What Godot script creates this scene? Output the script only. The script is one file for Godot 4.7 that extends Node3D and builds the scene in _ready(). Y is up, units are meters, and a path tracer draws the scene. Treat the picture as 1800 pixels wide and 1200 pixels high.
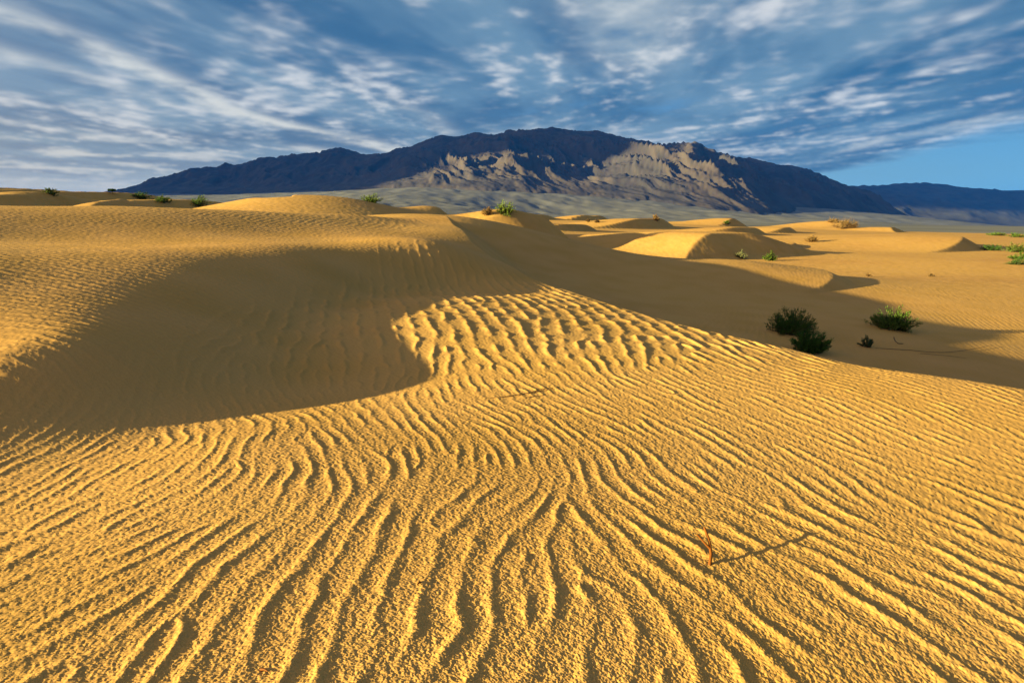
extends Node3D
# Sand dunes at low sun with a bare mountain behind. x is right, -z is forward, metres.
# In the terrain code f means forward (-z), and heights h are measured from the camera's height (y = h + 1).

const NEAR_POINTS := [[-3.00, 0.00, -1.000], [0.00, 0.00, -1.000], [3.00, 0.00, -1.050], [-3.00, -5.00, -1.000], [3.00, -5.00, -1.100], [-8.00, -5.00, -0.900], [8.00, -5.00, -1.600], [-1.10, 1.10, -1.000], [0.00, 1.10, -1.000], [1.20, 1.10, -1.000], [0.00, 2.50, -1.000], [1.40, 2.50, -1.000], [-1.30, 2.50, -1.000], [0.00, 4.20, -1.020], [1.00, 4.20, -1.000], [0.50, 5.80, -1.020], [5.00, 0.00, -1.150], [8.00, 2.00, -1.600], [2.97, 3.17, -0.956], [2.40, 3.88, -0.995], [2.23, 4.54, -1.020], [1.78, 5.86, -1.073], [0.90, 8.97, -1.095], [0.30, 10.12, -0.981], [-0.34, 11.39, -0.767], [-0.90, 12.99, -0.493], [-1.43, 15.81, -0.218], [-2.30, 20.48, 0.110], [-1.30, 6.60, -0.960], [-1.30, 5.50, -0.975], [-0.70, 6.20, -0.970], [-0.95, 4.40, -1.040], [-0.95, 7.40, -0.980], [0.00, 8.00, -1.050], [0.60, 7.20, -1.050], [-1.00, 9.00, -1.020], [-1.90, 5.40, -1.040], [-1.90, 6.60, -1.020], [-1.90, 7.80, -1.000], [-1.60, 4.00, -1.100], [-2.00, 3.00, -1.020], [-2.97, 3.23, -0.692], [-2.70, 2.91, -0.746], [-2.56, 2.73, -0.876], [-2.48, 2.61, -0.953], [-2.51, 3.22, -0.708], [-2.86, 4.35, -0.686], [-2.95, 5.90, -0.631], [-2.73, 7.86, -0.567], [-2.33, 9.41, -0.467], [-1.38, 10.13, -0.434], [-0.85, 10.73, -0.533], [-1.54, 14.26, -0.265], [-2.80, 14.28, -0.197], [-2.76, 11.69, -0.330], [-2.72, 17.36, -0.106], [-3.00, 10.14, -0.385], [-9.90, 11.30, 0.254], [-8.40, 12.33, 0.277], [-7.00, 14.36, 0.214], [-5.10, 17.42, 0.160], [-4.14, 4.59, -0.514], [-6.75, 7.62, -0.252], [-4.80, 8.11, -0.347], [-4.40, 11.19, -0.262], [-10.00, 16.00, -0.500], [-7.00, 20.00, -0.400], [-4.00, 27.00, -0.800], [-14.00, 10.00, 0.600], [-5.00, 3.40, -0.450], [-3.30, 2.60, -0.880], [-4.00, 1.60, -0.980], [-3.00, 1.70, -0.990], [-4.40, 2.70, -0.780], [-6.00, 1.50, -0.780], [-9.00, 4.00, 0.000], [-12.00, 6.00, 0.400], [-14.00, 0.00, -0.100], [-16.00, 20.00, -0.300]]
const CREST_LINE := [[8.00, -4.00, 0.000], [6.00, -1.00, 0.000], [4.30, 1.50, 0.000], [2.97, 3.17, 0.000], [2.40, 3.88, 0.000], [2.23, 4.54, 0.000], [1.78, 5.86, 0.000], [0.90, 8.97, 0.000], [0.30, 10.12, 0.000], [-0.34, 11.39, 0.000], [-0.90, 12.99, 0.000], [-1.43, 15.81, 0.000], [-2.30, 20.48, 0.000], [-3.20, 24.00, 0.000], [-4.00, 30.00, 0.000]]
const MID_POINTS := [[5.56, 10.52, -2.454], [8.71, 12.77, -2.433], [10.80, 11.68, -2.750], [11.19, 18.38, -2.521], [13.87, 21.46, -2.468], [13.16, 22.50, -2.362], [11.80, 23.66, -2.224], [10.00, 25.16, -1.892], [7.80, 26.20, -1.840], [5.20, 26.28, -1.459], [2.60, 26.40, -0.874], [0.00, 24.50, -0.220], [-2.53, 22.52, 0.099], [5.10, 16.91, -2.234], [1.90, 19.10, -1.568], [6.20, 15.35, -2.340], [13.60, 16.84, -2.566], [21.60, 23.97, -2.684], [18.90, 27.02, -2.756], [33.60, 42.30, -3.055], [33.30, 37.19, -3.053], [36.00, 60.68, -3.190], [26.00, 65.87, -2.821], [17.50, 71.09, -2.353], [8.50, 86.59, -1.611], [80.00, 101.55, -3.362], [96.00, 162.99, -3.032], [60.00, 204.07, -2.226], [18.00, 184.04, -0.243], [-79.56, 80.32, 2.564], [-69.30, 79.21, 2.155], [-60.80, 78.13, 1.904], [-53.20, 78.10, 1.755], [-44.40, 75.99, 1.420], [-38.50, 71.82, 1.069], [-29.14, 63.59, 0.826], [-22.00, 45.24, 1.102], [-20.70, 47.42, 1.737], [-19.20, 49.52, 2.000], [-16.66, 50.55, 2.042], [-15.00, 51.55, 1.937], [-12.40, 51.46, 1.497], [-8.64, 49.21, 0.545], [-22.00, 41.00, 0.415], [4.00, 6.00, -2.200], [2.00, 9.00, -2.100], [0.50, 12.00, -1.900], [8.00, 5.00, -2.600], [12.00, 3.00, -2.800], [20.00, 6.00, -3.000], [6.00, 0.00, -2.600], [10.00, 34.00, -2.700], [3.00, 33.00, -1.800], [15.00, 31.00, -2.900], [-20.00, 25.00, -1.200], [-36.00, 48.00, -0.600], [-5.00, 40.00, -1.100], [-60.00, 60.00, 0.500], [-40.00, 20.00, -1.000], [-100.00, 120.00, 0.500], [-30.00, 120.00, -0.500], [0.00, 60.00, -1.600], [60.00, 20.00, -3.400], [120.00, 60.00, -3.600], [160.00, 160.00, -4.500], [-20.00, -20.00, -1.500], [20.00, -20.00, -2.500], [-10.00, 5.00, -1.600], [-5.00, 12.00, -1.600], [-60.00, -30.00, -1.000], [60.00, -40.00, -3.000], [-150.00, 200.00, -1.000], [0.00, 260.00, -2.500], [120.00, 280.00, -4.000]]
const DUNES := [[-18.5, 50, -0.55, 3, 3.5, 3.5, 0, 0.2], [-69.42, 80.616, 1.737, 30, 26, 2.953, -6, -0.5], [-55.5, 76.389, 1.579, 24, 20, 2.684, -5, -0.55], [-43.05, 72.098, 1.191, 18, 18, 2.024, -4, -0.6], [12.765, 23.082, 0.265, 6, 9, 0.8, -2.5, -0.3], [-26.98, 39.131, 1.515, 9, 7, 2.576, 0, 0.3], [-52.64, 57.773, 2.254, 14, 20, 3.833, -3, -0.4], [-8.06, 63.664, 1.254, 10, 6, 2.132, 0, 0.1], [-1.275, 87.192, 2.259, 9, 8, 3.84, 0, 0.1], [1.56, 53.308, 2.38, 8, 9, 4, -2.5, -0.7], [9.35, 86.782, 0.952, 11, 12, 1.618, -3, -0.7], [29.4, 122.767, 1.929, 24, 24, 3.279, -5, -0.6], [19.125, 51.909, 1.987, 11, 28, 3.378, 5, -1], [74.1, 194.382, 2.84, 24, 30, 4.827, -5, -0.4], [55.775, 117.17, 1.002, 12, 16, 1.703, -3, -0.6], [38.95, 96.872, 1.182, 16, 16, 2.01, -4, -0.8], [104.04, 184, 2.857, 24, 30, 4.857, -3, -0.3], [100.2, 152.893, 1.185, 12, 24, 2.015, 3, -0.7], [54.6, 71.174, 1.346, 20, 30, 2.289, -7, -0.45], [30.69, 62.845, 0.41, 5, 8, 0.8, -1.5, -0.6], [32.2, 235.545, 3.559, 30, 34, 6.05, -5, -0.5], [12, 204.864, 2.157, 28, 30, 3.668, -5, -0.3], [52, 266.05, 3.742, 34, 36, 6.361, -5, -0.4], [74.4, 245.283, 2.306, 28, 30, 3.921, -5, -0.5], [115, 234.725, 1.383, 30, 30, 2.352, -5, -0.5], [140.8, 162.784, 0.154, 24, 28, 0.8, -5, -0.5]]
const RIPPLE_TURN := [[-2.04, 2.33, -3], [-1.91, 2.28, 6], [-1.64, 2.11, -2], [-1.73, 2.72, 31], [-1.51, 2.97, 39], [-1.06, 2.23, 28], [-0.92, 2.24, 25], [-0.80, 2.23, 23], [-1.23, 1.29, -44], [-1.26, 1.66, -25], [-1.37, 1.99, -17], [-0.82, 1.27, 7], [-0.66, 1.68, -14], [0.34, 1.48, 15], [0.18, 1.44, 23], [0.12, 1.21, -31], [-0.02, 1.72, -44], [-0.18, 1.39, 11], [-0.20, 1.35, -15], [-0.34, 2.84, 29], [-0.19, 2.84, 27], [0.49, 2.65, 30], [0.52, 2.15, 6], [-0.41, 3.65, 10], [-0.24, 4.32, 15], [0.07, 5.00, 4], [0.26, 4.88, 1], [0.66, 4.63, -8], [1.07, 4.82, -10], [1.30, 4.99, 0], [-1.17, 5.08, 23], [-1.00, 5.35, 14], [1.80, 3.19, 24], [0.97, 2.26, 7], [1.27, 2.61, 21], [1.98, 2.85, 0], [0.53, 1.63, 48], [0.47, 1.49, 23], [0.85, 1.48, 34], [1.65, 1.90, 19], [1.03, 1.21, 20]]
const SKY_WIDTH := 3200
# bright streaks in the cloud deck: [across, from, to, width, slant, strength] in cloud heights
const STREAKS := [[-2.85, 2.0, 5.4, 0.15, -0.02, 1.1], [-2.95, 5.2, 7.2, 0.17, 0.12, 1.2], [-2.7, 7.2, 9.6, 0.26, 0.12, 1.3], [-3.45, 3.0, 5.2, 0.12, 0.02, 0.45], [-1.4, 5.5, 9, 0.14, 0.1, 0.35], [-3.6, 8.2, 10.5, 0.3, 0.05, 0.7], [4.2, 6.5, 9.5, 0.2, 0.0, 0.6], [0.35, 2.6, 4.2, 0.35, 0.0, 0.55]]
const MOUNTAIN_POINTS := [[-7125.00, 9782.80, 312.281], [-6302.00, 9502.80, 437.354], [-5796.00, 9535.58, 590.279], [-5152.00, 9570.30, 752.200], [-4600.00, 9564.51, 725.213], [-4094.00, 9601.15, 896.129], [-3680.00, 9593.44, 860.147], [-3220.00, 9628.15, 1022.068], [-2392.00, 9620.44, 986.085], [-1702.00, 9635.86, 1058.050], [-1440.00, 9450.91, 1149.450], [-924.00, 9268.56, 1252.974], [-435.00, 9166.89, 1255.749], [0.00, 9161.42, 1230.229], [602.00, 9072.34, 1291.769], [1118.00, 9057.91, 1224.497], [1548.00, 9039.89, 1140.408], [2064.00, 9012.85, 1014.274], [2752.00, 8991.21, 913.367], [3741.00, 9064.76, 779.373], [4450.00, 9248.89, 684.160], [5198.00, 9508.58, 464.340], [5781.00, 9668.00, 253.847], [6365.00, 9711.11, -22.121], [7350.00, 9976.69, -214.465], [-264.00, 6893.32, 668.689], [186.00, 6452.15, 519.042], [-726.00, 6868.41, 552.528], [1120.00, 7306.69, 688.682], [1950.00, 8179.35, 942.803], [1449.00, 6556.21, 527.413], [2176.00, 6660.28, 535.785], [2035.00, 5677.56, 245.328], [1770.00, 6115.21, 378.548], [630.00, 6529.80, 404.213], [-1520.00, 7909.08, 636.245], [-1976.00, 7893.15, 561.933], [-2584.00, 7877.22, 487.622], [-3600.00, 8283.43, 474.175], [-4510.00, 8485.36, 461.976], [3300.00, 6796.47, 216.953], [3828.00, 6777.10, 126.606], [2881.00, 6909.28, 266.098], [3555.00, 8204.72, 584.115], [750.00, 7852.18, 847.874], [-4690.00, 7218.65, 278.013], [-3630.00, 6804.77, 255.673], [-2604.00, 6400.16, 276.551], [-1740.00, 5989.68, 270.052], [-1232.00, 5786.66, 277.166], [-742.00, 5473.33, 246.771], [-235.00, 4834.00, 126.923], [180.00, 4615.09, 59.922], [572.00, 4507.00, 32.777], [880.00, 4508.85, 41.381], [1350.00, 4615.09, 59.922], [1833.00, 4820.21, 62.585], [2304.00, 4909.69, 2.903], [2700.00, 5111.11, -11.643], [3360.00, 5716.23, -51.369], [4340.00, 6311.79, -135.682], [-9000.00, 13500.00, -100.000], [-3000.00, 13500.00, 200.000], [2000.00, 13500.00, 200.000], [7000.00, 13500.00, -100.000], [-3000.00, 3200.00, -150.000], [500.00, 2800.00, -150.000], [3000.00, 3300.00, -150.000], [-8000.00, 6500.00, -150.000], [6500.00, 8500.00, -250.000]]
const VALLEY_POINTS := [[-2450.00, 3605.66, 121.895], [-1900.00, 3913.12, 124.912], [-4692.00, 7018.11, 296.666], [-3520.00, 6599.91, 254.183], [-2520.00, 6506.03, 293.332], [-1652.00, 6095.42, 286.246], [-1155.00, 5687.94, 293.728], [-756.00, 4331.19, 166.808], [-1092.00, 4017.73, 135.826], [-504.00, 3704.90, 107.778], [-160.00, 3284.53, 55.127], [190.00, 3893.21, 32.023], [540.00, 3069.18, 4.748], [1276.00, 4520.84, 97.311], [828.00, 3690.57, 40.898], [1365.00, 3999.75, 51.932], [1849.00, 4402.77, 23.623], [2530.00, 4701.26, -15.209], [3510.00, 5531.32, 40.226], [2310.00, 3574.84, -21.839], [4212.00, 5518.87, -17.854], [4680.00, 5300.30, -83.291], [2700.00, 3054.09, -65.653], [880.00, 2247.04, -13.727], [5250.00, 5085.96, -128.977], [-500.00, 600.00, -8.000], [0.00, 600.00, -9.000], [500.00, 600.00, -10.000], [-2000.00, 300.00, -6.000], [2000.00, 300.00, -20.000], [0.00, -3000.00, -20.000], [4000.00, -2000.00, -60.000], [-4000.00, -2000.00, 0.000], [1000.00, 1500.00, -14.000], [-1000.00, 1500.00, 10.000], [-5000.00, 9000.00, 350.000], [0.00, 9000.00, 500.000], [6000.00, 9000.00, -60.000], [9000.00, 12000.00, -300.000], [12000.00, 4000.00, -250.000]]
const RANGE_POINTS := [[8160.00, 17584.46, 924.509], [9860.00, 17573.77, 874.643], [10230.00, 17070.73, 913.451], [11040.00, 16560.15, 917.060], [12000.00, 16560.15, 917.060], [12800.00, 16546.73, 854.482], [13600.00, 16546.73, 854.482], [14400.00, 16526.61, 760.615], [16000.00, 16533.31, 791.904], [19200.00, 16550.08, 870.127], [7500.00, 12772.54, -53.551], [8400.00, 12249.06, -110.076], [9600.00, 12236.48, -168.743], [10800.00, 12226.42, -215.677], [14400.00, 12211.33, -286.077], [8000.00, 22000.00, 0.000], [16000.00, 22000.00, 0.000], [25000.00, 19000.00, 0.000]]
const BURIED_BRANCH := [[[-0.13, 3.19, 0.000], [0.00, 3.21, 0.004], [0.12, 3.27, 0.006], [0.26, 3.34, 0.002]], [[0.02, 3.21, 0.002], [0.10, 3.18, 0.004], [0.19, 3.21, 0.001]], [[0.10, 3.26, 0.002], [0.17, 3.33, 0.005], [0.30, 3.39, 0.001]]]
const SPLINTERS := [["tiny orange-brown wood splinter on the sand at the bottom, left of centre", -0.56, 1.10, 0.5, 0.026], ["tiny orange-brown wood splinter on the sand near the bottom, just left of centre", -0.26, 1.41, 1.9, 0.018]]
# name, label, category, x, f, width, height, leaf colour, seed, stems, leaves per stem, leaf length, bare, group
const SHRUBS := [
	["desert_shrub", "largest dark green shrub in the shaded hollow beyond the crest, its tallest tuft sticking up", "shrub", 6.06, 12.08, 1.08, 0.41, [0.042, 0.092, 0.018], 100, 90, 85, 0.050, false, "shrubs in the hollow"],
	["desert_shrub", "round green shrub just behind the lit crest, nearest shrub in the hollow", "shrub", 5.63, 10.46, 0.75, 0.32, [0.05, 0.11, 0.02], 101, 80, 80, 0.050, false, "shrubs in the hollow"],
	["desert_shrub", "wide yellow-green shrub at the sunlit edge of the hollow, right of the dark shrubs", "shrub", 8.84, 13.00, 1.11, 0.36, [0.07, 0.12, 0.02], 102, 84, 80, 0.050, false, "shrubs in the hollow"],
	["desert_shrub", "tiny grey-green shrub seedling alone on the shaded floor of the hollow", "shrub", 7.06, 11.06, 0.27, 0.19, [0.06, 0.1, 0.045], 103, 22, 26, 0.050, false, "shrubs in the hollow"],
	["lone_tree", "tiny flat-topped tree on the skyline at the left foot of the mountain", "tree", -53.48, 78.52, 0.99, 0.65, [0.042, 0.092, 0.018], 104, 21, 60, 0.167, false, ""],
	["distant_shrub", "low green shrub on the far left skyline dune", "shrub", -50.38, 64.05, 1.49, 0.47, [0.075, 0.125, 0.018], 105, 30, 40, 0.137, false, "shrubs far out among the dunes"],
	["distant_shrub", "long dark shrub on the shaded dune, right of the tiny skyline tree", "shrub", -51.27, 80.90, 2.98, 0.60, [0.042, 0.092, 0.018], 106, 36, 40, 0.173, false, "shrubs far out among the dunes"],
	["distant_shrub", "yellow-green shrub on the shaded slope below the mountain's left end", "shrub", -42.69, 71.67, 2.09, 0.59, [0.075, 0.125, 0.018], 107, 33, 40, 0.153, false, "shrubs far out among the dunes"],
	["distant_shrub", "bright green shrub in the gap left of the smooth domed dune", "shrub", -39.94, 74.63, 2.76, 0.86, [0.075, 0.125, 0.018], 108, 39, 44, 0.160, false, "shrubs far out among the dunes"],
	["distant_shrub", "bright green shrub on the right shoulder of the domed dune", "shrub", -12.42, 51.54, 2.00, 0.60, [0.13, 0.19, 0.025], 109, 39, 44, 0.110, false, "shrubs far out among the dunes"],
	["distant_shrub", "big bright green shrub crowning the sand mound below the mountain's centre", "shrub", -0.60, 50.87, 2.18, 0.79, [0.13, 0.19, 0.025], 110, 48, 50, 0.109, false, "shrubs far out among the dunes"],
	["dry_shrub", "brown dry shrub on the left side of the green-crowned mound", "shrub", -2.13, 50.85, 1.29, 0.55, [0.22, 0.12, 0.035], 111, 39, 12, 0.109, true, "shrubs far out among the dunes"],
	["dry_shrub", "small brown shrub on the crest of a sunlit dune right of centre", "shrub", 30.40, 122.87, 1.80, 0.82, [0.22, 0.12, 0.035], 112, 27, 14, 0.264, true, "shrubs far out among the dunes"],
	["distant_shrub", "small green shrub on the lit face of a pointed far dune", "shrub", 66.77, 180.34, 2.12, 0.75, [0.075, 0.125, 0.018], 113, 21, 26, 0.389, false, "shrubs far out among the dunes"],
	["distant_shrub", "dark green shrub along the shaded side of a pointed far dune", "shrub", 31.20, 76.51, 2.55, 0.51, [0.042, 0.092, 0.018], 114, 33, 36, 0.165, false, "shrubs far out among the dunes"],
	["distant_shrub", "round green shrub behind the second crest, right of the big shaded slip face", "shrub", 20.80, 46.25, 1.10, 0.55, [0.075, 0.125, 0.018], 115, 42, 46, 0.101, false, "shrubs far out among the dunes"],
	["grass_tuft", "pale dry grass tuft behind the second crest, left of the round green shrub", "grass", 18.99, 47.64, 1.13, 0.38, [0.2, 0.21, 0.1], 116, 45, 20, 0.104, false, "shrubs far out among the dunes"],
	["dry_shrub", "orange-brown dry shrub standing alone on the sunlit sand", "shrub", 35.40, 68.15, 1.68, 0.63, [0.22, 0.12, 0.035], 117, 45, 12, 0.148, true, "shrubs far out among the dunes"],
	["dry_shrub", "brown dead brush covering the shaded side of the far peaked dune", "shrub", 89.52, 155.48, 6.71, 1.81, [0.16, 0.085, 0.03], 118, 51, 12, 0.336, true, "shrubs far out among the dunes"],
	["dry_shrub", "thin brown brush along the lit crest of the far peaked dune", "shrub", 97.03, 175.13, 3.77, 0.87, [0.22, 0.12, 0.035], 119, 27, 10, 0.377, true, "shrubs far out among the dunes"],
	["distant_shrub", "low dark green shrub on the right, left end of the shrub row", "shrub", 52.78, 63.32, 2.75, 0.48, [0.042, 0.092, 0.018], 120, 39, 40, 0.138, false, "shrubs far out among the dunes"],
	["distant_shrub", "green shrub at the right picture edge, topmost of the three there", "shrub", 52.77, 60.13, 2.62, 0.77, [0.08, 0.12, 0.02], 121, 42, 44, 0.131, false, "shrubs far out among the dunes"],
	["distant_shrub", "yellow-green shrub at the right picture edge, middle of the three there", "shrub", 40.75, 46.00, 1.64, 0.46, [0.075, 0.125, 0.018], 122, 39, 40, 0.100, false, "shrubs far out among the dunes"],
	["distant_shrub", "dark green shrub at the right picture edge, lowest of the three there", "shrub", 34.96, 39.52, 1.34, 0.39, [0.042, 0.092, 0.018], 123, 39, 40, 0.086, false, "shrubs far out among the dunes"],
	["distant_shrub", "thin green shrub on the far right sand flat, nearer the mountain", "shrub", 108.22, 129.15, 4.32, 0.54, [0.075, 0.125, 0.018], 124, 27, 30, 0.279, false, "shrubs far out among the dunes"],
	["distant_shrub", "thin green shrub at the far right edge of the sand flat", "shrub", 101.30, 116.04, 3.88, 0.58, [0.075, 0.125, 0.018], 125, 27, 30, 0.251, false, "shrubs far out among the dunes"],
	["dry_shrub", "small dark brush on a far dune below the mountain, left of a pair", "shrub", 15.39, 117.39, 1.03, 0.49, [0.1, 0.06, 0.03], 126, 18, 10, 0.253, true, "shrubs far out among the dunes"],
	["dry_shrub", "small dark brush on a far dune below the mountain, right of a pair", "shrub", 16.74, 114.76, 1.24, 0.48, [0.1, 0.06, 0.03], 127, 18, 10, 0.247, true, "shrubs far out among the dunes"],
	["dead_stubble", "small clump of dead brown stubble on the sand beyond the second crest", "stubble", 18.72, 29.95, 0.36, 0.15, [0.15, 0.08, 0.03], 128, 21, 6, 0.066, true, "dead clumps on the lit sand"],
	["dead_stubble", "dark scrap of dead brush on the lit sand left of the right-edge shrubs", "stubble", 22.34, 30.36, 0.36, 0.12, [0.1, 0.06, 0.03], 129, 21, 6, 0.067, true, "dead clumps on the lit sand"],
]
const DRIFTWOOD := [
	["dark curved stick bent like a hook, standing in the hollow beside the seedling", [[7.93, 11.56, 0.100], [7.91, 11.47, 0.040], [7.92, 11.38, 0.012], [8.04, 11.41, 0.012]], 0.011],
	["longest thin dead branch lying on the shaded hollow floor", [[7.21, 10.99, 0.000], [7.82, 10.88, 0.020], [8.35, 10.84, 0.012], [9.22, 11.23, 0.020], [10.31, 11.91, 0.030]], 0.005],
	["short thin dead stick lying below the longest branch in the hollow", [[7.89, 10.69, 0.010], [8.31, 10.63, 0.020], [8.72, 10.59, 0.005]], 0.004],
]


const EYE := 1.0
const SUN_TAN := 0.17          # tangent of the sun's height
const SUN_DIR := Vector2(0.976, 0.218)  # the way shadows fall, (x, f)
const DENSITY := 1.0

var near_h: PackedFloat32Array
var near_s: PackedFloat32Array
var mid_h: PackedFloat32Array
var ripple_p: PackedFloat32Array
const NX0 := -18.0
const NF0 := -6.0
const NC := 0.25
const NW := 168
const NH := 152
const MX0 := -160.0
const MF0 := -60.0
const MC := 2.0
const MW := 190
const MH := 185

var noise_a := FastNoiseLite.new()
var noise_b := FastNoiseLite.new()
var noise_grain := FastNoiseLite.new()
var noise_fine := FastNoiseLite.new()
var noise_big := FastNoiseLite.new()
var noise_rock := FastNoiseLite.new()
var noise_warp := FastNoiseLite.new()
var noise_cloud := FastNoiseLite.new()
var noise_puff := FastNoiseLite.new()
var noise_cloud_b := FastNoiseLite.new()


func setup_noise(n: FastNoiseLite, kind: int, freq: float, octaves: int, s: int, gain := 0.5) -> void:
	n.noise_type = kind
	n.frequency = freq
	n.seed = s
	n.fractal_type = FastNoiseLite.FRACTAL_FBM if octaves > 1 else FastNoiseLite.FRACTAL_NONE
	n.fractal_octaves = octaves
	n.fractal_gain = gain


# ---------- thin plate surfaces through a few points ----------
func plate_fit(pts: Array, scale: float, stiff: float) -> PackedFloat64Array:
	var n := pts.size()
	var m := n + 3
	var a: Array[PackedFloat64Array] = []
	for i in m:
		var row := PackedFloat64Array()
		row.resize(m + 1)
		a.append(row)
	for i in n:
		for j in n:
			var dx: float = (pts[i][0] - pts[j][0]) / scale
			var df: float = (pts[i][1] - pts[j][1]) / scale
			var r2 := dx * dx + df * df
			a[i][j] = 0.5 * r2 * log(r2) if r2 > 1e-12 else stiff
		a[i][n] = 1.0
		a[i][n + 1] = pts[i][0] / scale
		a[i][n + 2] = pts[i][1] / scale
		a[n][i] = 1.0
		a[n + 1][i] = pts[i][0] / scale
		a[n + 2][i] = pts[i][1] / scale
		a[i][m] = pts[i][2]
	for c in m:
		var best := c
		for r in range(c + 1, m):
			if absf(a[r][c]) > absf(a[best][c]):
				best = r
		var t := a[c]
		a[c] = a[best]
		a[best] = t
		var rc := a[c]
		for r in range(c + 1, m):
			var rr := a[r]
			var k := rr[c] / rc[c]
			if k != 0.0:
				for j in range(c, m + 1):
					rr[j] -= k * rc[j]
			a[r] = rr
	var x := PackedFloat64Array()
	x.resize(m)
	for c in range(m - 1, -1, -1):
		var s := a[c][m]
		for j in range(c + 1, m):
			s -= a[c][j] * x[j]
		x[c] = s / a[c][c]
	return x


func plate(pts: PackedVector2Array, wts: PackedFloat64Array, x: float, f: float) -> float:
	var n := pts.size()
	var s := wts[n] + wts[n + 1] * x + wts[n + 2] * f
	for i in n:
		var dx := pts[i].x - x
		var df := pts[i].y - f
		var r2 := dx * dx + df * df
		if r2 > 1e-12:
			s += wts[i] * 0.5 * r2 * log(r2)
	return s


func plate_grid(pts: Array, scale: float, stiff: float, x0: float, f0: float, cell: float, w: int, h: int) -> PackedFloat32Array:
	var wts := plate_fit(pts, scale, stiff)
	var flat := PackedVector2Array()
	for p in pts:
		flat.append(Vector2(p[0], p[1]) / scale)
	var rows := []
	rows.resize(h)
	var job := func(j: int) -> void:
		var row := PackedFloat32Array()
		row.resize(w)
		for i in w:
			row[i] = plate(flat, wts, (x0 + i * cell) / scale, (f0 + j * cell) / scale)
		rows[j] = row
	run_jobs(job, h)
	var out := PackedFloat32Array()
	for r in rows:
		out.append_array(r)
	return out


func run_jobs(job: Callable, n: int) -> void:
	var id := WorkerThreadPool.add_group_task(job, n, -1, true)
	WorkerThreadPool.wait_for_group_task_completion(id)


func sample(g: PackedFloat32Array, w: int, h: int, gx: float, gf: float) -> float:
	gx = clampf(gx, 1.0, w - 2.001)
	gf = clampf(gf, 1.0, h - 2.001)
	var i := int(gx)
	var j := int(gf)
	var t := gx - i
	var u := gf - j
	var t2 := t * t
	var t3 := t2 * t
	var a0 := -0.5 * t3 + t2 - 0.5 * t
	var a1 := 1.5 * t3 - 2.5 * t2 + 1.0
	var a2 := -1.5 * t3 + 2.0 * t2 + 0.5 * t
	var a3 := 0.5 * t3 - 0.5 * t2
	var k := (j - 1) * w + i - 1
	var r0 := a0 * g[k] + a1 * g[k + 1] + a2 * g[k + 2] + a3 * g[k + 3]
	k += w
	var r1 := a0 * g[k] + a1 * g[k + 1] + a2 * g[k + 2] + a3 * g[k + 3]
	k += w
	var r2 := a0 * g[k] + a1 * g[k + 1] + a2 * g[k + 2] + a3 * g[k + 3]
	k += w
	var r3 := a0 * g[k] + a1 * g[k + 1] + a2 * g[k + 2] + a3 * g[k + 3]
	var u2 := u * u
	var u3 := u2 * u
	return (-0.5 * u3 + u2 - 0.5 * u) * r0 + (1.5 * u3 - 2.5 * u2 + 1.0) * r1 + (-1.5 * u3 + 2.0 * u2 + 0.5 * u) * r2 + (0.5 * u3 - 0.5 * u2) * r3


func crest_side(x: float, f: float) -> float:
	var best := 1e9
	var side := 0.0
	for i in CREST_LINE.size() - 1:
		var ax: float = CREST_LINE[i][0]
		var af: float = CREST_LINE[i][1]
		var bx: float = CREST_LINE[i + 1][0] - ax
		var bf: float = CREST_LINE[i + 1][1] - af
		var t := clampf(((x - ax) * bx + (f - af) * bf) / (bx * bx + bf * bf), 0.0, 1.0)
		var dx := x - ax - bx * t
		var df := f - af - bf * t
		var d := sqrt(dx * dx + df * df)
		if d < best - 1e-6:
			best = d
			side = signf(bf * (x - ax) - bx * (f - af))
	return best * side


func smax(a: float, b: float, k: float) -> float:
	var d := a - b
	if d > k:
		return a
	if d < -k:
		return b
	return maxf(a, b) + (k - absf(d)) * (k - absf(d)) / (4.0 * k)


# one dune: [x, f, height, half width across, windward length, slip length, crest bend, turn]
func dune_field(x: float, f: float) -> float:
	var s := 0.0
	for d in DUNES:
		var dx: float = x - d[0]
		var df: float = f - d[1]
		var ca := cos(d[7])
		var sa := sin(d[7])
		var a := dx * ca + df * sa
		var b := -dx * sa + df * ca
		var wdt: float = d[3]
		if absf(b) > wdt:
			continue
		var q := smoothstep(0.0, 0.8, 1.0 - absf(b) / wdt)
		a -= d[6] * b * b / (wdt * wdt)
		var lift: float = d[2] * q
		if a < 0.0:
			if a > -d[4]:
				s += lift * (0.5 + 0.5 * cos(PI * a / d[4]))
		elif lift > 0.02:
			var t: float = a / (d[5] * (0.15 + 0.85 * q))
			if t < 1.15:
				# rounded brink, straight slip face, curved foot
				var e := t * t / 0.3 if t < 0.15 else t - 0.075 if t < 0.75 else 1.0 - (1.15 - t) * (1.15 - t) / 0.6154 * 1.25
				s += lift * (1.0 - clampf(e, 0.0, 1.0))
	return s


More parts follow.
